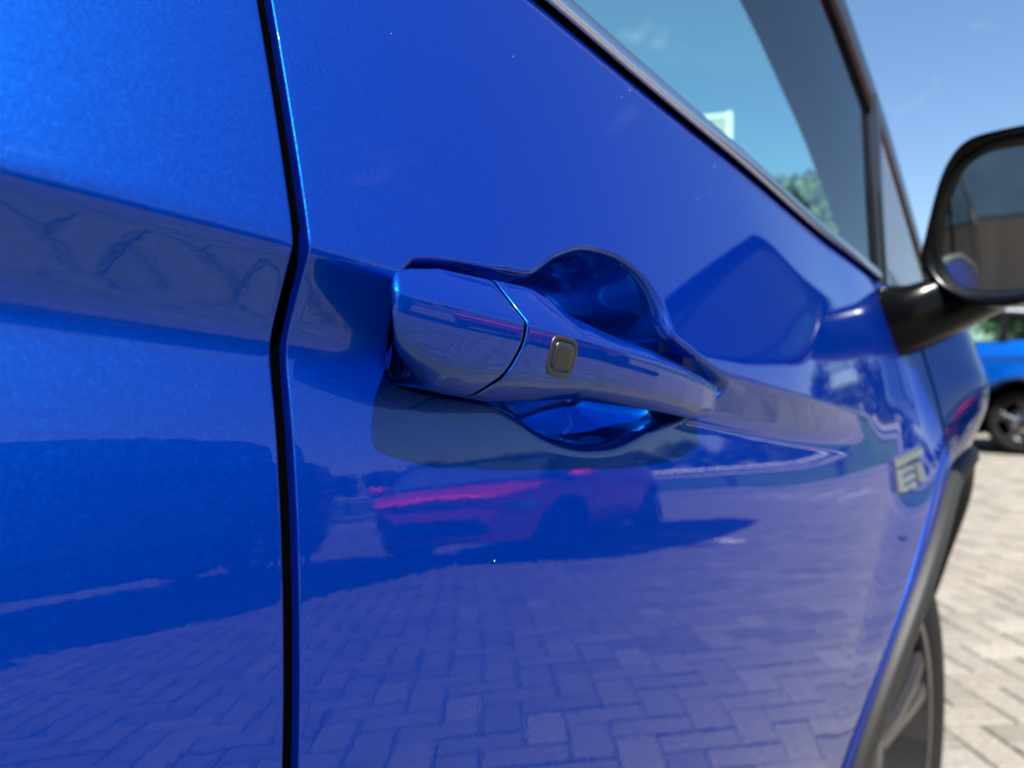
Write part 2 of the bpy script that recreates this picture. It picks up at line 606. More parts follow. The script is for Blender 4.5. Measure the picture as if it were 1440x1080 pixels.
def roof_parts(root, roofmat, glassmat, main):
    """roof, pillars, windscreen, rear window"""
    xs = np.concatenate([np.linspace(-1.86, .60, 26), [.66, .72]])
    v = np.linspace(-1, 1, 21)
    def cross(x, z0, w0, crown, bow=0.):
        half = CARY + w0
        return np.stack([x + bow * (1 - v ** 2), CARY + half * v, z0 + crown * (1 - np.abs(v) ** 2.6)], -1)
    R = np.array([cross(x, float(zpil(x)), float(wgl(x, zpil(x))), .055, -.18 * float(ss(.3, .72, x)) * 0) for x in xs])
    roof = MB().grid(R).build('roof', roofmat, root)
    # A pillars: outer black frame face and painted top face
    for side in (1, -1):
        xp = np.concatenate([np.linspace(.72, 1.236, 14), [1.30, 1.36]])
        L = []
        for x in xp:
            z = float(zpil(x))
            w = float(wgl(x, z))
            dirx, dirz = .78, -.62
            nx, nz = -.62, -.78                  # towards the glass, in the side plane
            L.append([[x + nx * .050, -(w - .012), z + nz * .050], [x + nx * .047, -(w + .002), z + nz * .047],
                      [x + nx * .012, -(w + .004), z + nz * .012], [x + nx * .003, -(w + .001), z + nz * .003]])
        P = np.array(L)
        MB().grid(P if side > 0 else mir(P), flip=side > 0).build('window_frame', 'black', root)
        L = []
        for x in xp:
            z = float(zpil(x))
            w = float(wgl(x, z))
            L.append([[x - .003 * .6, -(w + .001), z - .003], [x + .004, -(w - .004), z + .004], [x + .012, -(w - .03), z + .012], [x + .012, -(w - .085), z + .010]])
        P = np.array(L)
        MB().grid(P if side > 0 else mir(P), flip=side > 0).build('pillar', 'blue' if main else roofmat, root)
        # inner trim of the pillar
        L = []
        for x in xp:
            z = float(zpil(x))
            w = float(wgl(x, z))
            L.append([[x - .030, -(w - .010), z - .036], [x - .026, -(w - .05), z - .034], [x - .012, -(w - .10), z - .016], [x + .002, -(w - .105), z + .004]])
        P = np.array(L)
        MB().grid(P if side > 0 else mir(P), flip=side > 0).build('pillar_trim', 'trim', root)
    # windscreen
    q = np.linspace(0, 1, 12)
    W = []
    for s in q:
        x = .72 + (1.30 - .72) * s
        z = float(zpil(x)) + .012
        w = float(wgl(x, zpil(x))) - .083
        half = CARY + w
        bow = -.10 + .30 * s + .02
        W.append(np.stack([x + bow * (1 - v ** 2), CARY + half * v, z + (.05 - .02 * s) * (1 - v ** 2)], -1))
    MB().grid(np.array(W), flip=True).build('windscreen', glassmat, root)
    # header filler between roof and windscreen
    H = np.array([R[-1], W[0]])
    MB().grid(H).build('windscreen_header', 'black', root)
    # rear window and tailgate edge
    B = []
    for s in np.linspace(0, 1, 8):
        x = -1.86 - .16 * s
        z = float(zpil(x))
        w = float(wgl(x, z)) * (1 + .05 * s)
        half = CARY + w
        B.append(np.stack([x - .12 * (1 - v ** 2) * (1 - .2 * s), CARY + half * v, z + .055 * (1 - np.abs(v) ** 2.6) * (1 - s) + 0 * v], -1))
    MB().grid(np.array(B), flip=False).build('rear_window', 'dglass', root)
    return roof

def body_shell(root, m, side, main=False):
    """rear quarter, doors, fender and bumpers of one side, plain version"""
    lo = .30
    b = MB()
    xr = end_x(-1.90, -1, 12)[::-1]
    xm = np.concatenate([np.linspace(-1.90, -1.86, 3)[1:], np.linspace(-1.86, 1.55, 100)[1:], np.linspace(1.55, 1.62, 3)[1:]])
    xf = end_x(1.62, 1, 14)
    xs = np.concatenate([xr, xm, xf[1:]])
    zl = np.maximum(arch_low(xs, lo, FWX, .455), arch_low(xs, lo, RWX, .455))
    zh = ztop(xs)
    P = skin(xs, zl, zh, 26, side)
    b.grid(P, flip=side < 0)
    o = b.build('body_side', m, root)
    return o, P
def deck(root, Pn, Pf, m):
    """bonnet and tail closing panels between the two sides"""
    top_n, top_f = Pn[:, -1], Pf[:, -1]
    xs = top_n[:, 0]
    for nm, sel in (('bonnet', xs > 1.06), ('tailgate', xs < -1.98)):
        A, B = top_n[sel], top_f[sel]
        v = np.linspace(0, 1, 15)
        G = A[:, None, :] * (1 - v)[None, :, None] + B[:, None, :] * v[None, :, None]
        hw = np.abs(A[:, 1] - B[:, 1])
        G[..., 2] += (.075 * (hw / 1.7) ** .7)[:, None] * (1 - np.abs(2 * v - 1) ** 2.4)[None, :]
        MB().grid(G).build(nm, m, root)
    # floor pan
    MB().box((-1.9, .30, .24), (1.45, 2 * CARY - .30, .29)).build('underbody', 'seal', root, smooth=False)
def side_glass(root, side, glassmat):
    """side windows split by pillars, plain version"""
    spans = ((-1.72, -1.30), (-1.22, -.66), (-.58, .06), (.14, 1.04))
    for a, c in spans:
        xs = np.linspace(a, c, 16)
        L = []
        for x in xs:
            z0, z1 = float(zbelt(x)) + .012, float(zpil(x)) - .045
            z1 = max(z1, z0 + .02)
            L.append([[x, -(float(wgl(x, z)) - .006), z] for z in np.linspace(z0, z1, 6)])
        P = np.array(L)
        MB().grid(P if side > 0 else mir(P), flip=side < 0).build('side_window', glassmat, root)
    b = MB()
    xs = np.linspace(-1.86, .74, 50)
    L = [[[x, -(float(wgl(x, zpil(x) - d)) + e), float(zpil(x)) - d] for d, e in ((.05, -.012), (.048, .002), (.0, .003), (-.004, -.004))] for x in xs]
    P = np.array(L)
    b.grid(P if side > 0 else mir(P), flip=side > 0)
    b.build('roof_rail_trim', 'black', root)
    for x0, x1 in ((-1.87, -1.72), (-1.30, -1.22), (-.66, -.58), (.06, .14)):
        L = []
        for x in (x0, x1):
            z0, z1 = float(zbelt(x)) - .01, float(zpil(x)) - .02
            L.append([[x, -(float(wgl(x, z)) - .001), z] for z in np.linspace(z0, z1, 6)])
        P = np.array(L)
        MB().grid(P if side > 0 else mir(P), flip=side < 0).build('window_pillar', 'black', root)
    xs = np.linspace(-1.9, 1.06, 40)
    L = [[[x, -float(wgl(x, zbelt(x))), float(zbelt(x)) + .014], [x, -float(wbase(min(x, .97), ztop(min(x, .97)))) + .002, float(zbelt(x)) + .002]] for x in xs]
    P = np.array(L)
    MB().grid(P if side > 0 else mir(P), flip=side > 0).build('belt_trim', 'black', root)
def sill(root, side):
    b = MB()
    xs = np.linspace(RWX + .44, FWX - .44, 40)
    L = []
    for x in xs:
        w = float(wbase(x, .36))
        L.append([[x, -(w - .02), .365], [x, -(w + .006), .36], [x, -(w + .004), .30], [x, -(w - .03), .22], [x, -(w - .15), .21]])
    P = np.array(L)
    b.grid(P if side > 0 else mir(P), flip=side > 0)
    b.build('sill_cladding', 'clad', root, sharp=50)
def simple_mirror(root, side, m):
    L = []
    for s, kx in ((0, .5), (.04, .85), (.10, 1.), (.18, 1.), (.23, .9), (.25, .5)):
        ring = []
        for a in np.linspace(0, 2 * math.pi, 14, endpoint=False):
            c, d = math.cos(a), math.sin(a)
            ring.append([1.02 + .075 * kx * np.sign(c) * abs(c) ** .7, -(.015 + s), 1.085 + .09 * kx * np.sign(d) * abs(d) ** .6])
        L.append(ring)
    P = np.array(L)
    b = MB().grid(P if side > 0 else mir(P), closed_v=True, flip=side > 0)
    b.poly((P if side > 0 else mir(P))[-1])
    arm = MB()
    arm.tube([[1.0, y if side > 0 else 2 * CARY - y, z] for y, z in ((.06, .985), (.0, 1.0), (-.06, 1.04))], [.035, .03, .028])
    o = b.build('side_mirror', m, root)
    arm.build('mirror_arm', 'plastic', o)
def lamps(root, m_rear=True):
    for side in (1, -1):
        xs = np.linspace(1.60, 1.78, 8)
        L = []
        for x in xs:
            xx = np.array([x])
            P = skin(xx, np.array([.70]), np.array([.79]), 4, side)[0]
            L.append(P + np.array([.008, -.008 * side, 0]))
        MB().grid(np.array(L), flip=side < 0).build('headlight', 'lens', root)
        xs = np.linspace(-2.10, -1.92, 6)
        L = []
        for x in xs:
            P = skin(np.array([x]), np.array([.93]), np.array([1.08]), 4, side)[0]
            L.append(P + np.array([-.008, -.008 * side, 0]))
        MB().grid(np.array(L), flip=side < 0).build('tail_light', 'red_lens', root)
    b = MB()
    yy = np.linspace(-.42, .42, 15)
    xe = XM + LHF
    P = np.array([[[float(xe + .012 - .25 * abs(y) ** 2.6 - (.0 if z > .4 else .01)), CARY + y, z] for z in (.42, .5, .58, .64)] for y in yy])
    b.grid(P, flip=False)
    b.build('grille', 'plastic', root)

def background_car(name, loc, rz, body, roofm, rimm, scale=(1, 1, 1), dark=True, label=None, group=None, cat='car'):
    root = empty(name, loc, rz)
    root.scale = scale
    SHIFT[0] = CARY
    gm = 'dglass' if dark else 'glass'
    _, Pn = body_shell(root, body, 1)
    _, Pf = body_shell(root, body, -1)
    deck(root, Pn, Pf, body)
    for s in (1, -1):
        side_glass(root, s, gm)
        sill(root, s)
        simple_mirror(root, s, body)
        arches(root, s)
        wheel(root, FWX, s, rimm)
        wheel(root, RWX, s, rimm)
        for x in (.30, -.62):
            L = []
            for q, e in ((0, .35), (.02, 1), (.09, 1.1), (.17, 1), (.19, .35)):
                xx = x - .10 + q
                zz = float(zcrease(xx)) - .018
                w = float(wbase(xx, zz))
                L.append([[xx, -(w + .030 * e * c), zz + .016 * d] for c, d in ((0, 1), (.8, .8), (1, 0), (.8, -.8), (0, -1))])
            P = np.array(L)
            MB().grid(P if s > 0 else mir(P), flip=s > 0).build('door_handle', body, root)
    roof_parts(root, roofm, gm, False)
    lamps(root)
    seats(root)
    SHIFT[0] = 0.
    tag(root, label, cat, group)
    return root
def seats(root):
    for y in (.50, 1.26):
        L = []
        for z, x, hw, th in ((.30, -.02, .20, .02), (.45, -.05, .25, .10), (.62, -.10, .25, .12), (.85, -.17, .24, .11), (1.02, -.22, .20, .09), (1.09, -.24, .10, .05)):
            L.append([[x + th * c, y + hw * d, z] for c, d in ((1, -.8), (1, .8), (.6, 1), (-.6, 1), (-1, .8), (-1, -.8), (-.6, -1), (.6, -1))])
        st = MB().grid(np.array(L), closed_v=True).build('seat', 'seat', root)
        L = []
        for z, k in ((1.10, .3), (1.12, .9), (1.20, 1.), (1.27, .9), (1.29, .4)):
            L.append([[-.25 + .05 * k * c, y + .12 * k * d, z] for c, d in ((1, -.7), (1, .7), (.5, 1), (-.5, 1), (-1, .7), (-1, -.7), (-.5, -1), (.5, -1))])
        MB().grid(np.array(L), closed_v=True).poly(L[-1]).build('headrest', 'seat', st)
        L = []
        for x, z, k in ((-.15, .47, .8), (0, .46, 1), (.25, .48, 1), (.36, .47, .9), (.39, .40, .7)):
            L.append([[x, y + .25 * k * d, z + c] for c, d in ((.04, -.8), (.03, 0), (.04, .8), (0, 1), (-.12, 1), (-.12, -1), (0, -1))])
        MB().grid(np.array(L), closed_v=True).poly(L[-1]).build('seat_cushion', 'seat', st)

# ---------- the photographed car: near side in detail ----------
GAP = .0054
def xshut(z):
    return .1250 + .024 * (np.asarray(z, float) - .93)
def xfront(z):
    z = np.asarray(z, float)
    d = np.clip(.502 ** 2 - np.clip(z - WZ, 0, None) ** 2, 0, None)
    return np.minimum(1.03, FWX - np.sqrt(d))
# finger pocket outline in (x, t) before scaling by K
PO = np.array([(.199, -.040), (.1965, -.025), (.195, -.005), (.1985, .0040), (.209, .0078), (.229, .0110), (.262, .0145), (.279, .0165), (.291, .0230), (.303, .0305),
               (.3167, .0372), (.330, .0425), (.344, .0458), (.358, .0478), (.370, .0480), (.383, .0462), (.394, .0417), (.402, .0350), (.407, .0266), (.4095, .0170), (.415, .0100),
               (.4457, .0039), (.470, -.0008), (.484, -.0052), (.4885, -.0105), (.483, -.0160), (.468, -.0230), (.455, -.0320), (.4463, -.0352), (.420, -.0400), (.400, -.0440), (.382, -.0490), (.362, -.0555), (.335, -.0592),
               (.312, -.0585), (.2926, -.0545), (.2726, -.0475), (.255, -.0450), (.235, -.0445), (.214, -.0435)])
def smooth_loop(P, n):
    k = len(P)
    out = []
    for i in range(k):
        p0, p1, p2, p3 = P[i - 1], P[i], P[(i + 1) % k], P[(i + 2) % k]
        for u in np.arange(n) / n:
            out.append(.5 * ((2 * p1) + (-p0 + p2) * u + (2 * p0 - 5 * p1 + 4 * p2 - p3) * u * u + (-p0 + 3 * p1 - 3 * p2 + p3) * u ** 3))
    return np.array(out)
POS = smooth_loop(PO, 4)
def sdist(px, py):
    """signed distance to the pocket outline, positive inside"""
    A = POS
    B = np.roll(POS, -1, 0)
    d2 = np.full(px.shape, 1e9)
    inside = np.zeros(px.shape, bool)
    for (ax, ay), (bx, by) in zip(A, B):
        ex, ey = bx - ax, by - ay
        u = np.clip(((px - ax) * ex + (py - ay) * ey) / (ex * ex + ey * ey), 0, 1)
        d2 = np.minimum(d2, (px - ax - u * ex) ** 2 + (py - ay - u * ey) ** 2)
        c = (ay > py) != (by > py)
        with np.errstate(divide='ignore', invalid='ignore'):
            inside ^= c & (px < (bx - ax) * (py - ay) / (by - ay) + ax)
    return np.where(inside, 1, -1) * np.sqrt(d2)
def wdoor(X, Z):
    """door skin with the finger pocket pressed in"""
    W = wbase(X, Z)
    xu = X / K
    tu = (Z - zcrease(X)) / K
    m = (xu > .17) & (xu < .51) & (tu > -.08) & (tu < .07)
    if m.any():
        x, t = xu[m], tu[m]
        s = sdist(x, t)
        bowl = 1 - ((x - .345) / .078) ** 2 - ((t + .006) / .076) ** 2
        tip = ss(.42, .49, x)
        bm = ss(0, .30, bowl)
        floor = (-.0195 - .058 * bm) * (1 - tip) + tip * (-.013)
        wid = .0065 + .006 * bm
        k = ss(-.0018, 1., np.clip((s + .0018) / wid, 0, 1) - .0018)
        W = W.copy()
        w = W[m]
        W[m] = w + k * (K * floor + plan(X[m]) - w)
    return W
def tnodes():
    a = np.concatenate([np.arange(-.066, -.040, .0011), np.arange(-.040, -.020, .0008), np.arange(-.020, -.004, .0010), np.arange(-.004, .0041, .0004), np.arange(.0048, .045, .0009), np.arange(.045, .058, .0013)])
    return a
def detail_panel(name, root, xl, xr, cols_left, cols_right, nmid, zlo, m='blue', deep=True):
    """panel from xl(z) to xr(z); cols_* are (dx, dw) offsets from the edges"""
    tf = tnodes() if deep else np.concatenate([np.linspace(-.066, .058, 50), [0]])
    tf = np.unique(np.round(tf, 6))
    nlo, nhi = 34, 26
    vlo = np.linspace(0, 1, nlo, endpoint=False)
    vhi = np.linspace(0, 1, nhi + 1)[1:]
    rows = len(vlo) + len(tf) + len(vhi)
    cl, cr = cols_left, cols_right
    ncol = len(cl) + nmid + len(cr)
    X = np.zeros((ncol, rows))
    Z = np.zeros((ncol, rows))
    D = np.zeros((ncol, rows))
    # start with a plain guess of z, then settle x and z together
    Z[:] = np.concatenate([zlo + (.85 - zlo) * vlo, .93 + tf, 1.0 + .05 * vhi])[None, :]
    for it in range(3):
        a, b = xl(Z), xr(Z)
        for i in range(ncol):
            if i < len(cl):
                X[i] = a[i] + cl[i][0]
                D[i] = cl[i][1]
            elif i >= len(cl) + nmid:
                q = cr[i - len(cl) - nmid]
                X[i] = b[i] + q[0]
                D[i] = q[1]
            else:
                s = (i - len(cl) + 1) / (nmid + 1)
                x0, x1 = a[i] + cl[-1][0], b[i] + cr[0][0]
                X[i] = x0 + (x1 - x0) * s
        zc = zcrease(X)
        zt = ztop(X)
        for i in range(ncol):
            zci, zti = zc[i], zt[i]
            n0, n1 = len(vlo), len(vlo) + len(tf)
            Z[i, :n0] = zlo + (zci[:n0] - .066 - zlo) * vlo
            Z[i, n0:n1] = zci[n0:n1] + tf
            Z[i, n1:] = zci[n1:] + .058 + (zti[n1:] - zci[n1:] - .058) * vhi
    W = wbase(X, Z)
    if deep:
        dif = wdoor(X, Z) - W
        bm = np.clip(1 - ((X / K - .345) / .10) ** 2 - (((Z - zcrease(X)) / K + .006) / .09) ** 2, 0, 1)
        sm = dif.copy()
        for it in range(12):                     # soften the pressing like real sheet metal
            q = np.pad(sm, 1, mode='edge')
            sm = (q[:-2, 1:-1] + q[2:, 1:-1] + q[1:-1, :-2] + q[1:-1, 2:] + 2 * q[1:-1, 1:-1]) / 6
            if it == 2:
                lite = sm.copy()
        W = W + lite + (sm - lite) * ss(0, .25, bm)
    P = np.stack([X, -(W + D), Z], -1)
    # roll the top edge inwards
    top = P[:, -1:].copy()
    t1 = top + np.array([0, .003, .0015])
    t2 = top + np.array([0, .018, .0015])
    bot = P[:, :1].copy()
    b1 = bot + np.array([0, .004, -.001])
    b2 = bot + np.array([0, .02, -.001])
    P = np.concatenate([b2, b1, P, t1, t2], 1)
    return MB().grid(P).build(name, m, root)
EL = [(0, -.020), (0, -.0007), (.00006, -.00035), (.0002, -.00012), (.0004, -.00002), (.0008, 0)]
ER = [(-x, d) for x, d in EL[::-1]]

root = empty('blue_crossover', (0, CARY, 0))
tag(root, 'metallic blue crossover filling the view, keyless handle on its front door', 'car')
SHIFT[0] = CARY
fine = [(x, 0) for x in np.concatenate([np.linspace(.0045, .032, 16), np.linspace(.0335, .300, 243), np.linspace(.303, .345, 15)])]
front_door = detail_panel('front_door', root, lambda z: xshut(z) + GAP / 2, lambda z: xfront(z) - GAP / 2, EL + fine, ER, 60, .345)
rear_door = detail_panel('rear_door', root, lambda z: -.74 + 0 * z, lambda z: xshut(z) - GAP / 2, EL, [(-x, 0) for x in np.linspace(.20, .003, 50)] + ER, 60, .345, deep=False)
# front fender above the arch, with the sliver that follows the arch
b = MB()
xs = np.concatenate([1.03 + GAP / 2 + np.array([0, 0, .00012, .0004, .0009, .0016]), np.linspace(1.04, 1.62, 64)])
dw = np.concatenate([[-.02, -.0016, -.0008, -.0003, -.00005, 0], np.zeros(64)])
zl = arch_low(xs, .3, FWX, .455)
P = skin(xs, zl, ztop(xs), 60, 1)
P[..., 1] -= dw[:, None]
P = np.concatenate([P, P[:, -1:] + np.array([0, .004, .003]), P[:, -1:] + np.array([0, .02, .004])], 1)
b.grid(P)
A = np.radians(np.linspace(106, 188, 50))
L = []
for a in A:
    row = []
    for rr, d in ((.455, 0), (.47, 0), (.490, 0), (.4955, -.0005), (.4975, -.003), (.4975, -.015)):
        x, z = FWX + rr * math.cos(a), WZ + rr * math.sin(a)
        row.append([x, -(float(wbase(x, z)) + d), z])
    L.append(row)
b.grid(np.array(L), flip=True)
front_fender = b.build('front_fender', 'blue', root)
# bumpers, rear quarter
xf = end_x(1.623, 1, 26)
P1 = skin(xf, arch_low(xf, .25, FWX, .455), ztop(xf), 40, 1)
xr = np.concatenate([end_x(-1.90, -1, 16)[::-1], np.linspace(-1.9, -.745, 70)[1:]])
P2 = skin(xr, arch_low(xr, .3, RWX, .455), ztop(xr), 40, 1)
b = MB().grid(P1)
b.build('front_bumper', 'blue', root)
MB().grid(P2).build('rear_quarter', 'blue', root)
_, Pf = body_shell(root, 'blue', -1)
allx = np.concatenate([xr, np.linspace(-.74, 1.02, 40), xs[1:], xf[1:]])
allx = np.unique(np.round(allx, 5))
Pn = skin(allx, ztop(allx) - .02, ztop(allx), 3, 1)
Pm = mir(Pn)
deck(root, Pn, Pm, 'blue')
# dark seal behind the shut lines
zz = np.linspace(.36, 1.07, 60)
for fx in (xshut, xfront):
    L = []
    for z in zz:
        x = float(fx(z))
        w = float(wbase(x, z)) - .0040
        L.append([[x - GAP * .5, -w, z], [x + GAP * .5, -w, z]])
    MB().grid(np.array(L), flip=True).build('door_seal', 'seal', root)
# inner door structure closes the view into the door
b = MB()
xi = np.linspace(-.72, .98, 40)
b.grid(np.array([[[x, .17 if z < .75 else .10, z] for z in (max(.38, .80 * float(ss(.45, .70, x)), .80 * (1 - float(ss(-1.0, -.74, x)))), .82, .9, min(1.0, float(ztop(x)) - .02))] for x in xi]))
b.build('inner_door', 'seal', root)

# ---------- handle ----------
def upt(x, t, w):
    """handle coordinates (x, t, w before scaling) to world"""
    return [K * x, -K * w + float(-plan(K * x)), ZC0 + K * (float(zcu(x)) + t - ZC0)]
def rounded(corners, radii, n=4):
    C = [np.array(c, float) for c in corners]
    out = []
    k = len(C)
    for i in range(k):
        p, q, r = C[i - 1], C[i], C[(i + 1) % k]
        a, c = p - q, r - q
        la, lc = np.linalg.norm(a), np.linalg.norm(c)
        d = min(radii[i], la * .45, lc * .45)
        s, e = q + a / la * d, q + c / lc * d
        for u in np.linspace(0, 1, n):
            out.append((1 - u) ** 2 * s + 2 * u * (1 - u) * q + u * u * e)
    return np.array(out)
def interp(x, xs, ys):
    return float(np.interp(x, xs, ys))
RAD = [.003, .0025, .0016, .0045, .0045, .004, .003]
SKW = lambda t: -.0045 * max(0, (t + .012) / .018) - .015 * (max(0, (-.014 - t)) / .031) ** 1.7
def ridge_w(x):
    return interp(x, [.165, .20, .24, .30, .35, .39, .42, .445, .460], [.0245, .0258, .0262, .0265, .0245, .0205, .0160, .0105, .0055])
def section(x, part):
    wc = ridge_w(x)
    if part == 'cap':
        tb = interp(x, [.17, .18, .20, .24], [-.0035, -.0005, .0030, .0058])
        wb = interp(x, [.17, .18, .20, .24], [.0190, .0165, .0135, .0110])
        te = interp(x, [.169, .174, .18, .19, .205, .225, .24], [-.0335, -.0365, -.0390, -.0420, -.0445, -.0456, -.0458])
        A = (tb - .001, -.016)
        G = (te + .002, -.016)
        E = (te, .0085)
        Dp = (te + interp(x, [.169, .19, .24], [.0035, .0070, .0105]), wc - .0038)
    else:
        tb = interp(x, [.23, .262, .274, .288, .317, .40, .449, .46], [.0058, .0080, .0058, .0005, -.0020, -.0050, -.0092, -.0105])
        wb = interp(x, [.23, .26, .29, .36, .40, .43, .46], [.0110, .0105, .0115, .0105, .0075, .0050, .0010])
        te = interp(x, [.23, .25, .270, .293, .345, .42, .455, .46], [-.0458, -.0462, -.0440, -.0402, -.0385, -.0372, -.0345, -.0340])
        back = interp(x, [.23, .268, .290, .31, .395, .42, .44, .46], [-.016, -.016, -.004, -.002, -.002, -.008, -.016, -.016])
        A = (min(tb - .001, -.004), back)
        G = (te + .004, back)
        E = (te, min(.0065, wc - .010))
        Dp = (te + interp(x, [.23, .26, .30, .46], [.0100, .0092, .0065, .0050]), wc - interp(x, [.23, .30, .40, .46], [.0038, .0036, .0026, .0015]))
    mid = (-.0215, wc - .0008)
    Dp = (Dp[0], wc - (.0052 if part == 'cap' else interp(x, [.23, .30, .40, .46], [.0052, .0048, .0036, .0020])))
    return [A, (tb, wb), (-.0122, wc), mid, Dp, E, G]
def loft(part, stations, name, m, parent):
    L = []
    for x, shrink, sk in stations:
        C = section(x, part)
        cen = np.mean(np.array(C), 0)
        C = [tuple(cen + (np.array(c) - cen) * (1 - shrink)) for c in C]
        ring = rounded(C, RAD)
        e = max(0, 1 - (x - .169) / .035) if part == 'cap' else 0
        L.append([upt(x + sk * SKW(t) + e * 1.1 * max(0, .0225 - w), t, w) for t, w in ring])
    P = np.array(L)
    b = MB().grid(P, closed_v=True, flip=True)
    b.poly(P[0])
    b.poly(P[-1], flip=True)
    return b.build(name, m, parent, sharp=60)
st = [(.1690, .16, 0), (.1694, .07, 0), (.1702, .025, 0), (.1715, .006, 0), (.1735, 0, 0)] + [(x, 0, max(0, (x - .19) / .0472)) for x in np.linspace(.177, .2350, 22)] + [(.2364, .004, 1), (.2370, .015, 1), (.2372, .05, 1)]
handle_cap = loft('cap', st, 'handle_cap', 'blue', front_door)
st = [(.2388, .05, 1), (.2390, .015, 1), (.2396, .004, 1)] + [(x, 0, max(0, 1 - (x - .241) / .05)) for x in np.linspace(.2412, .452, 70)] + [(.4545, .02, 0), (.4565, .06, 0), (.4580, .14, 0), (.4586, .3, 0)]
handle_grip = loft('grip', st, 'handle_grip', 'blue', front_door)
# black filler seen in the joint between cap and grip
st = [(x, .03, 1) for x in np.linspace(.2366, .2394, 3)]
loft('cap', st, 'handle_joint', 'seal', front_door)
# lock button on the grip face
def face_pt(x, t, h):
    C = section(x, 'grip')
    (t1, w1), (t2, w2) = (C[2], C[3]) if t > C[3][0] else (C[3], C[4])
    u = (t - t1) / (t2 - t1)
    return upt(x, t, w1 + (w2 - w1) * u + h)
def rrect(cx, ct, hx, ht, r, n=6):
    out = []
    for sx, sy, a0 in ((1, 1, 0), (-1, 1, 90), (-1, -1, 180), (1, -1, 270)):
        for a in np.linspace(a0, a0 + 90, n):
            out.append((cx + sx * (hx - r) + r * math.cos(math.radians(a)), ct + sy * (ht - r) + r * math.sin(math.radians(a))))
    return out
def pad(levels, name, m, parent, cx=.2642, ct=-.0228):
    L = []
    for hx, ht, r, h in levels:
        L.append([face_pt(cx + (p[0] - cx) + .10 * (p[1] - ct), p[1], h) for p in rrect(cx, ct, hx, ht, r)])
    P = np.array(L)
    b = MB().grid(P, closed_v=True, flip=True)
    b.poly(P[-1], flip=True)
    return b.build(name, m, parent, sharp=70)
pad([(.0098, .0088, .0048, -.002), (.0098, .0088, .0048, .0001), (.0094, .0084, .0045, .00055), (.0078, .0072, .0034, .0006), (.0071, .0066, .0030, .0001), (.0070, .0065, .003, -.0006)], 'button_surround', 'button', front_door)
pad([(.0066, .0061, .0026, -.0008), (.0066, .0061, .0026, .0004), (.0061, .0056, .0024, .0010), (.0040, .0036, .0016, .0011)], 'handle_button', 'button', front_door)

# ---------- belt moulding, glass, quarter, badge ----------
def sweep(name, xs, secf, m, parent, sharp=None):
    P = np.array([secf(x) for x in xs])
    b = MB().grid(P, flip=True)
    return b.build(name, m, parent, sharp=sharp)
def wB(x):
    return float(wbase(min(x, .97), zbelt(min(x, .97)))) - .012 * max(0, x - .97)
for nm, a, c, par in (('front', .128, 1.02, front_door), ('rear', -1.7, .122, rear_door)):
    xs = np.linspace(a, c, 60)
    def lip(x):
        z, w = float(zbelt(x)), wB(x)
        return [[x, -(w - .012), z + .0012], [x, -(w + .0002), z + .0014], [x, -(w + .0010), z + .0035], [x, -(w - .001), z + .0052], [x, -(w - .01), z + .006]]
    def strip(x):
        z, w = float(zbelt(x)), wB(x)
        return [[x, -(w - .006), z + .0050], [x, -(w + .0030), z + .0052], [x, -(w + .0042), z + .0064], [x, -(w + .0034), z + .0110], [x, -(w + .0022), z + .0160], [x, -(w + .0004), z + .0178], [x, -(w - .004), z + .0182], [x, -(w - .016), z + .0176]]
    sweep('belt_seal', xs, lip, 'seal', par)
    sweep('belt_moulding', xs, strip, 'satin', par)
xs = np.linspace(.13, 1.005, 40)
L = []
for x in xs:
    z0, z1 = float(zbelt(x)) + .008, max(float(zpil(x)) - .042, float(zbelt(x)) + .02)
    L.append([[x, -(float(wgl(x, z)) - .006), z] for z in np.linspace(z0, z1, 14)])
MB().grid(np.array(L)).build('window_glass', 'glass', front_door)
# divider bar and fixed quarter behind the mirror
zz = np.linspace(1.02, 1.262, 12)
L = []
for z in zz:
    x = 1.005 + .006 * ss(1.1, 1.25, z)
    w = float(wgl(x, z))
    L.append([[x - .012, -(w - .010), z], [x - .011, -(w + .001), z], [x + .004, -(w + .004), z], [x + .017, -(w + .002), z], [x + .020, -(w - .008), z]])
MB().grid(np.array(L), flip=True).build('window_divider', 'black', front_door)
L = []
for x in np.linspace(1.022, 1.26, 14):
    z0, z1 = 1.0, max(float(zpil(x)) - .004, 1.02)
    L.append([[x, -(float(wgl(x, z)) - .001), z] for z in np.linspace(z0, z1, 8)])
MB().grid(np.array(L)).build('quarter_panel', 'grey', front_door)
# rear door window and remaining pillars
for a, c in ((-1.72, -1.30), (-1.22, -.66), (-.58, .07)):
    L = []
    for x in np.linspace(a, c, 16):
        L.append([[x, -(float(wgl(x, z)) - .006), z] for z in np.linspace(float(zbelt(x)) + .008, float(zpil(x)) - .045, 6)])
    MB().grid(np.array(L)).build('window_glass', 'dglass', rear_door)
b = MB()
L = [[[x, -(float(wgl(x, zpil(x) - d)) + e), float(zpil(x)) - d] for d, e in ((.05, -.012), (.048, .002), (.0, .003), (-.004, -.004))] for x in np.linspace(-1.86, .74, 50)]
b.grid(np.array(L), flip=True)
b.build('roof_rail_trim', 'black', root)
for x0, x1 in ((-1.87, -1.72), (-1.30, -1.22), (-.66, -.58), (.07, .13)):
    MB().grid(np.array([[[x, -(float(wgl(x, z)) - .001), z] for z in np.linspace(float(zbelt(x)) - .01, float(zpil(x)) - .02, 6)] for x in (x0, x1)])).build('window_pillar', 'black', root)
side_glass(root, -1, 'glass')
roof_parts(root, 'blue', 'glass', True)
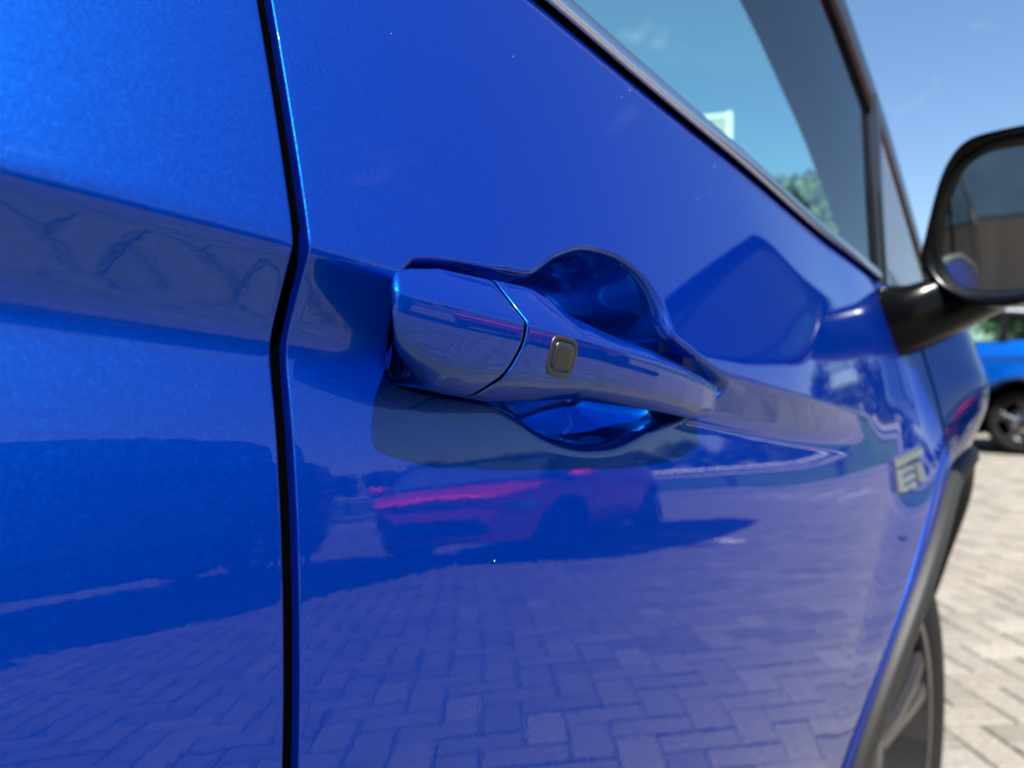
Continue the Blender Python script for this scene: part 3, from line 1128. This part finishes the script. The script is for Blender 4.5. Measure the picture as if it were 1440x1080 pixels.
# chrome badge on the door just behind the shut line
def bpt(x, z, h):
    return [x, -(float(wbase(x, z)) + h), z]
badge = MB()
def bar(x0, x1, z0, z1, sl, h=.0035):
    c = .0012
    L = []
    for hh, e in ((0, 0), (h * .6, 0), (h, c)):
        L.append([bpt(x0 + e + sl * 0, z0 + e, hh), bpt(x1 - e, z0 + e + sl, hh), bpt(x1 - e, z1 - e + sl, hh), bpt(x0 + e, z1 - e, hh)])
    P = np.array(L)
    badge.grid(P, closed_v=True)
    badge.poly(P[-1])
bar(.818, .925, .8175, .8265, .004, .005)
bar(.818, .830, .793, .8160, 0, .005)
bar(.836, .880, .8080, .8140, .001)
bar(.836, .878, .7990, .8050, .001)
bar(.836, .876, .7915, .7965, .001)
bar(.884, .906, .7950, .8150, .002, .006)
badge.build('badge', 'chrome', front_door, smooth=False)

# ---------- far side, wheels, cladding ----------
for s in (1, -1):
    sill(root, s)
    arches(root, s)
    wheel(root, FWX, s, 'rim')
    wheel(root, RWX, s, 'rim')
simple_mirror(root, -1, 'plastic')
lamps(root)
seats(root)
# dashboard and steering wheel
xs = [.72, .74, .80, .95, 1.15, 1.30]
zs = [.62, .90, .985, 1.0, .985, .97]
MB().grid(np.array([[[x, y, z - (.02 if abs(y - CARY) > .6 else 0)] for y in np.linspace(.13, 2 * CARY - .13, 12)] for x, z in zip(xs, zs)]), flip=True).build('dashboard', 'trim', root)
A = np.linspace(0, 2 * math.pi, 33)
b = MB().tube([[.60 + .07 * math.sin(a) * 1., .50 + .18 * math.cos(a), .86 + .165 * math.sin(a)] for a in A], .014, cap=False)
for a in (0, math.pi, -math.pi / 2):
    b.tube([[.62, .50, .86], [.60 + .07 * math.sin(a), .50 + .18 * math.cos(a), .86 + .165 * math.sin(a)]], .014, n=6)
b.tube([[.61, .5, .86], [.76, .5, .82]], [.05, .03], n=12)
b.build('steering_wheel', 'trim', root)

# ---------- near side mirror ----------
OUT = np.array([(-.026, 1.045), (-.020, 1.080), (-.008, 1.132), (.004, 1.160), (.020, 1.176), (.045, 1.181), (.10, 1.181), (.15, 1.177), (.20, 1.168), (.245, 1.156), (.285, 1.140), (.304, 1.128), (.309, 1.116), (.300, 1.102), (.270, 1.080), (.23, 1.058), (.18, 1.033), (.12, 1.005), (.07, .987), (.03, .990), (-.002, 1.008), (-.020, 1.028)])
GLS = np.array([(-.006, 1.058), (-.003, 1.088), (.004, 1.118), (.016, 1.147), (.032, 1.160), (.052, 1.165), (.10, 1.164), (.145, 1.160), (.190, 1.152), (.230, 1.142), (.262, 1.131), (.278, 1.123), (.281, 1.115), (.272, 1.104), (.248, 1.086), (.212, 1.067), (.168, 1.046), (.12, 1.022), (.072, 1.006), (.030, 1.008), (.008, 1.020), (-.003, 1.040)])
OUTS, GLSS = smooth_loop(OUT, 4), smooth_loop(GLS, 4)
cen = OUTS.mean(0)
MX = .98
def yaw(w):                                      # the head is swept back a little outboard
    return -.06 * (w - .03)
gc = GLSS.mean(0)
def gx(p):
    d = p - gc
    return MX + .028 + .10 * (p[0] - gc[0]) + .22 * float(d @ d) + .01 * (p[1] - gc[1])
L = []
for k, dx, blend in ((1., .02, 0), (1.0, .004, 0), (.992, .0, 0), (.955, .003, 0), (0, .006, .5), (0, None, .97), (0, None, 1.0)):
    ring = []
    for o, g in zip(OUTS, GLSS):
        q = cen + (o - cen) * k if blend == 0 else o + (g - o) * blend
        ring.append([(MX + dx + yaw(q[0])) if dx is not None else gx(q) + (.004 if blend == 1. else 0), -q[0], q[1]])
    L.append(ring)
back = []
for k, dx in ((1., .03), (.985, .06), (.93, .085), (.80, .105), (.55, .118), (.2, .124), (.02, .125)):
    back.append([[MX + dx + yaw((cen + (o - cen) * k)[0]), -(cen + (o - cen) * k)[0], (cen + (o - cen) * k)[1]] for o in OUTS])
P = np.array(back[::-1] + L)
mirror = MB().grid(P, closed_v=True, flip=False).build('side_mirror', 'plastic', root)
# glass: slightly convex, turned outward
g = []
gc = GLSS.mean(0)
for k in (1., .8, .6, .4, .2, .02):
    ring = []
    for q in GLSS:
        p = gc + (q - gc) * k
        ring.append([gx(p), -p[0], p[1]])
    g.append(ring)
mg = MB().grid(np.array(g), closed_v=True)
mg.poly(g[-1])
mg.build('mirror_glass', 'mirror', mirror)
# arm: from the door up to the head
def ring_at(c, hx, hz, n=20, pw=.75):
    out = []
    for a in np.linspace(0, 2 * math.pi, n, endpoint=False):
        ca, sa = math.cos(a), math.sin(a)
        out.append([c[0] + hx * np.sign(ca) * abs(ca) ** pw, c[1], c[2] + hz * np.sign(sa) * abs(sa) ** pw])
    return out
L = [ring_at((.985, .075, .972), .034, .044), ring_at((.987, .052, .973), .034, .044), ring_at((.994, .036, .976), .038, .042), ring_at((1.012, .014, .986), .042, .040), ring_at((1.044, -.012, 1.003), .040, .038), ring_at((1.068, -.045, 1.022), .036, .036), ring_at((1.072, -.085, 1.06), .03, .03)]
MB().grid(np.array(L), closed_v=True, flip=True).build('mirror_arm', 'plastic', mirror)
SHIFT[0] = 0.

# ---------- the place ----------
ground = MB().box((-400, -400, -.30), (400, 400, -.06)).build('ground', 'field', smooth=False)
tag(ground, kind='structure')
# paved yard: sheet of joint sand with pavers on it
paving = MB().box((-16, -13, -.28), (12.0, 14, -.012)).build('paving', 'sand', smooth=False)
tag(paving, kind='structure')
def herringbone(x0, x1, y0, y1):
    c, s = math.cos(math.pi / 4), math.sin(math.pi / 4)
    cell = .105
    R = int(max(abs(x0), abs(x1), abs(y0), abs(y1)) * 1.5 / cell)
    out = []
    m = np.arange(-R, R)
    X, Y = np.meshgrid(m, m, indexing='ij')
    k = (X - Y) % 4
    for kk, horiz in ((0, 1), (2, 0)):
        sel = k == kk
        u = X[sel] * cell + (cell if horiz else cell / 2)
        v = Y[sel] * cell + (cell / 2 if horiz else 0)
        wx, wy = u * c - v * s, u * s + v * c
        ok = (wx > x0) & (wx < x1) & (wy > y0) & (wy < y1)
        for a, b_ in zip(wx[ok], wy[ok]):
            out.append((a, b_, math.pi / 4 + (0 if horiz else math.pi / 2)))
    return np.array(out)
BR = herringbone(-3.2, 11.9, -9.5, 4.2)
def shown(p):
    """how large a paver shows: directly right of the car, or mirrored in its flank"""
    x, y = p[0], p[1]
    best = 0.
    az = math.degrees(math.atan2(x, y - CAM[1]))
    if 75. < az < 86 and 1.6 < x < 6 and y < .75:
        best = 1.3 / (x * x + (y - CAM[1]) ** 2 + .85)
    if y < -.35:
        az = math.degrees(math.atan2(x - .1, -(y) + .16))
        r2 = (x - .1) ** 2 + (y - .1) ** 2
        if 12 < az < 78 and r2 > 1.7:
            best = max(best, 1. / (r2 + .85))
    return best
score = np.array([shown(p) for p in BR])
order = np.argsort(-score)
near = set(order[:300].tolist())
h = (.1018, .0493)
cb = .006
top = [(-h[0] + cb, -h[1] + cb, 0), (h[0] - cb, -h[1] + cb, 0), (h[0] - cb, h[1] - cb, 0), (-h[0] + cb, h[1] - cb, 0)]
mid = [(-h[0], -h[1], -.004), (h[0], -h[1], -.004), (h[0], h[1], -.004), (-h[0], h[1], -.004)]
low = [(-h[0], -h[1], -.05), (h[0], -h[1], -.05), (h[0], h[1], -.05), (-h[0], h[1], -.05)]
bv = np.array(top + mid + low)
bf = [(0, 1, 2, 3)] + [(4 + i, 4 + (i + 1) % 4, (i + 1) % 4, i) for i in range(4)] + [(8 + i, 8 + (i + 1) % 4, 4 + (i + 1) % 4, 4 + i) for i in range(4)]
bme = bpy.data.meshes.new('brick')
bme.from_pydata(bv.tolist(), [], bf)
bme.materials.append(M['brick'])
for i in sorted(near):
    x, y, a = BR[i]
    o = bpy.data.objects.new('brick', bme)
    o.location = (x, y, rng.normal(0, .0012))
    o.rotation_euler = (rng.normal(0, .006), rng.normal(0, .006), a + rng.normal(0, .008))
    link(o, paving)
rest = np.array([BR[i] for i in range(len(BR)) if i not in near])
nB = len(rest)
ca, sa = np.cos(rest[:, 2] + rng.normal(0, .008, nB)), np.sin(rest[:, 2])
V = np.zeros((nB, 12, 3))
V[..., 0] = rest[:, 0, None] + ca[:, None] * bv[None, :, 0] - sa[:, None] * bv[None, :, 1]
V[..., 1] = rest[:, 1, None] + sa[:, None] * bv[None, :, 0] + ca[:, None] * bv[None, :, 1]
tx, ty = rng.normal(0, .006, nB), rng.normal(0, .006, nB)
V[..., 2] = bv[None, :, 2] + rng.normal(0, .0012, nB)[:, None] + tx[:, None] * (V[..., 0] - rest[:, 0, None]) + ty[:, None] * (V[..., 1] - rest[:, 1, None])
Fq = (np.array(bf)[None] + 12 * np.arange(nB)[:, None, None]).reshape(-1, 4)
me = bpy.data.meshes.new('paver_field')
me.from_pydata(V.reshape(-1, 3).tolist(), [], Fq.tolist())
me.materials.append(M['brick_far'])
at = me.attributes.new('tone', 'FLOAT', 'POINT')
at.data.foreach_set('value', np.repeat(rng.random(nB), 12))
pf = link(bpy.data.objects.new('paver_field', me), paving)
tag(pf, kind='stuff')
# paving beyond the modelled pavers: one sheet, pavers too small to tell apart
ms = mat('far_paving', (.157, .148, .129), rough=.9, spec=.1, noise=(9., .18))
for k, (a, c) in enumerate((((-16, -13), (-3.3, 14)), ((-3.3, 4.3), (12.0, 14)), ((-3.3, -13), (12.0, -9.6)))):
    s_ = MB().box((a[0], a[1], -.012), (c[0], c[1], -.002 - .001 * k)).build('paving_sheet', ms, paving, smooth=False)
# painted bay dashes
for i, (x, y, a, l) in enumerate(((5.35, -2.75, 2.19, .28), (5.08, -2.38, 2.19, .28), (4.80, -2.0, 2.19, .28), (10.3, -3.8, .68, .5), (9.6, -3.2, .68, .5), (8.9, -2.6, .68, .5), (8.2, -2.05, .68, .5))):
    d = np.array([math.cos(a), math.sin(a)])
    n_ = np.array([-d[1], d[0]]) * .06
    p = np.array([x, y])
    pts = [[*(p - d * l / 2 - n_), .0045], [*(p + d * l / 2 - n_), .0045], [*(p + d * l / 2 + n_), .0045], [*(p - d * l / 2 + n_), .0045]]
    o = MB().poly(pts).build('bay_marking', 'line', smooth=False)
    tag(o, kind='structure')
# kerb and verge
MB().cbox((12.0, -30, -.25), (12.2, 14, .10), .02).build('kerb', 'kerb', smooth=False)
tag(bpy.data.objects['kerb'], kind='structure')
verge = MB().box((12.2, -60, -.25), (30, 60, .05)).build('verge', 'grass', smooth=False)
tag(verge, kind='structure')
verge2 = MB().box((-60, -60, -.25), (12.0, -13, .03)).build('verge', 'grass', smooth=False)
tag(verge2, kind='structure')

def barrier(name, p0, p1, n, label):
    p0, p1 = np.array(p0, float), np.array(p1, float)
    d = p1 - p0
    Ln = np.linalg.norm(d)
    r = empty(name, (p0[0], p0[1], .03), math.atan2(d[1], d[0]))
    b = MB()
    sec = [(0, .52), (-.04, .54), (-.04, .61), (0, .65), (0, .69), (-.04, .73), (-.04, .80), (0, .82)]
    P = np.array([[[x, y, z] for y, z in sec] for x in np.linspace(0, Ln, 30)])
    b.grid(P)
    b.build('rail', 'rail', r)
    for k in range(n):
        x = Ln * (k + .5) / n
        MB().box((x - .05, .005, -.25), (x + .05, .12, .80)).build('post', 'post', r, smooth=False)
    tag(r, label, 'barrier')
barrier('crash_barrier', (12.75, 8), (12.75, -8), 9, 'grey metal crash barrier beyond the kerb, mirrored in the front door')
barrier('crash_barrier', (12.75, -8.3), (12.75, -29), 11, 'far end of the grey crash barrier, mirrored behind the red car')

# ---------- trees ----------
def tree_mesh(kind, H, n, seed, leafm, round_=False):
    r = np.random.default_rng(seed)
    tr = MB()
    th = H * .45
    tr.tube([[0, 0, -.1], [.03 * H * .2, 0, th * .5], [0, .02 * H, th], [.02 * H, 0, H * .8]], [H * .03, H * .022, H * .016, H * .004], n=8)
    cl = []
    for k in range(13 if not round_ else 26):
        a = r.random() * 6.28
        rr = H * (.06 + .20 * r.random())
        z = H * (.24 + .60 * r.random())
        c = np.array([rr * math.cos(a), rr * math.sin(a), z])
        if round_:
            d = r.normal(size=3)
            c = np.array([0, 0, H * .62]) + d / np.linalg.norm(d) * H * .26 * r.random() ** .33
        cl.append((c, H * (.12 + .09 * r.random())))
        tr.tube([[0, 0, th * (.7 + .3 * r.random())], (c * .6 + np.array([0, 0, th * .4])).tolist(), c.tolist()], [H * .010, H * .006, H * .002], n=5)
    V, Fc = [], []
    per = n // len(cl)
    for c, R in cl:
        d = r.normal(size=(per, 3))
        d /= np.linalg.norm(d, axis=1)[:, None]
        p = c + d * (R * r.random(per) ** .4)[:, None] * np.array([1, 1, .85])
        for q in p:
            u = r.normal(size=3)
            u /= np.linalg.norm(u)
            w = np.cross(u, r.normal(size=3))
            w /= np.linalg.norm(w)
            s = H * (.026 if not round_ else .021) * (.6 + .8 * r.random())
            o = len(V)
            V += [(q - u * s).tolist(), (q + w * s * .6).tolist(), (q + u * s).tolist(), (q - w * s * .6).tolist()]
            Fc.append((o, o + 1, o + 2, o + 3))
    return tr, V, Fc
PROTO = []
for k, (lm, sd_) in enumerate((('leaf', 1), ('leaf', 2), ('leaf2', 3))):
    PROTO.append((tree_mesh(k, 7., 3200, sd_, lm), lm))
def mesh_data(name, V, Fc, m):
    me = bpy.data.meshes.new(name)
    me.from_pydata([tuple(v) for v in V], [], Fc)
    me.materials.append(M[m])
    return me
PD = [(mesh_data('trunk', t[0].v, t[0].f, 'bark'), mesh_data('crown', t[1], t[2], lm)) for t, lm in PROTO]
def plant(name, loc, s, k, label, group=None, data=None, rz=None):
    r = empty(name, loc, random.random() * 6 if rz is None else rz)
    r.scale = (s, s, s)
    for nm, dta in zip(('trunk', 'crown'), data or PD[k]):
        link(bpy.data.objects.new(nm, dta), r)
    tag(r, label, 'tree', group)
    return r
i = 0
for az in np.arange(10., 99., 1.75):              # azimuth from -y towards +x
    D = 60 + 16 * random.random()
    a = math.radians(az + random.uniform(-.8, .8))
    plant('field_tree', (D * math.sin(a), -D * math.cos(a), -.06), .66 + .26 * random.random(), i % 3, 'leafy tree in the far row beyond the field', 'far tree row')
    i += 1
plant('tall_tree', (48, -6.0, -.06), 1.12, 0, 'tall dark tree standing clear of the far row, mirrored above the badge')
tm = tree_mesh(9, 7., 14000, 11, 'leaf2', True)
rd = (mesh_data('trunk', tm[0].v, tm[0].f, 'bark'), mesh_data('crown', tm[1], tm[2], 'leaf2'))
plant('round_tree', (22.4, 8.6, -.06), 1.0, 0, 'round green tree seen low through the windscreen', data=rd)

# ---------- sign pylon seen through the windscreen ----------
sg = empty('sign_pylon', (16.0, 8.1, -.02), math.radians(-65))
MB().cbox((-.85, -.12, 0), (-.70, .12, 6.75), .01).build('post', 'signwhite', sg, smooth=False)
MB().cbox((.70, -.12, 0), (.85, .12, 6.75), .01).build('post', 'signwhite', sg, smooth=False)
MB().cbox((-.699, -.09, 2.2), (.699, .09, 6.62), .01).build('panel', 'panel', sg, smooth=False)
MB().cbox((-.699, -.11, 6.621), (.699, .11, 6.72), .01).build('top_rail', 'signwhite', sg, smooth=False)
tag(sg, 'pale framed sign panel on white posts seen through the windscreen', 'sign')

# ---------- showroom behind, seen in the side mirror ----------
bd = empty('showroom', (-9.5, -3, 0))
MB().box((-8, -9, 0), (-.08, 11, 6.6)).build('wall', 'slate', bd, smooth=False)
MB().cbox((-.078, -9.1, 3.0), (.10, 11.1, 6.7), .02).build('fascia', 'slate', bd, smooth=False)
pm = bpy.data.meshes.new('plank')
pb = MB().cbox((-.078, -7.9 + 9.2, 0), (-.03, 11., .105), .006)
pm.from_pydata(pb.v, [], pb.f)
pm.materials.append(M['timber'])
for k in range(26):
    o = bpy.data.objects.new('plank', pm)
    o.location = (rng.normal(0, .002), 0, .02 + k * .112)
    link(o, bd)
for k, (y0, y1) in enumerate(((-8.6, -5.4), (-5.2, -2.0), (-1.8, 1.15))):
    w_ = MB().cbox((-.078, y0, .1), (-.02, y1, 2.9), .01).build('window_frame', 'post', bd, smooth=False)
    MB().cbox((-.019, y0 + .04, .18), (-.012, y1 - .04, 2.82), .002).build('pane', 'teal_glass', w_, smooth=False)
tag(bd, 'slate and brown boarded showroom with large windows, seen in the door mirror', 'building')

# ---------- parked cars ----------
background_car('parked_car', (9.1 + CARY, 2.30, 0), math.radians(90), 'blue2', 'white', 'rim', (1, 1, 1), False, 'bright blue car with white roof parked across, right of the wheel arch')
background_car('parked_car', (4.85, -3.75, 0), math.radians(170), 'red', 'black', 'rim', (.72, .92, .82), True, 'red car mirrored in the lower front door')
background_car('parked_car', (1.55, -5.45, 0), math.radians(180), 'navy', 'navy', 'rim', (1.0, 1., 1.2), True, 'black car mirrored in the rear door')
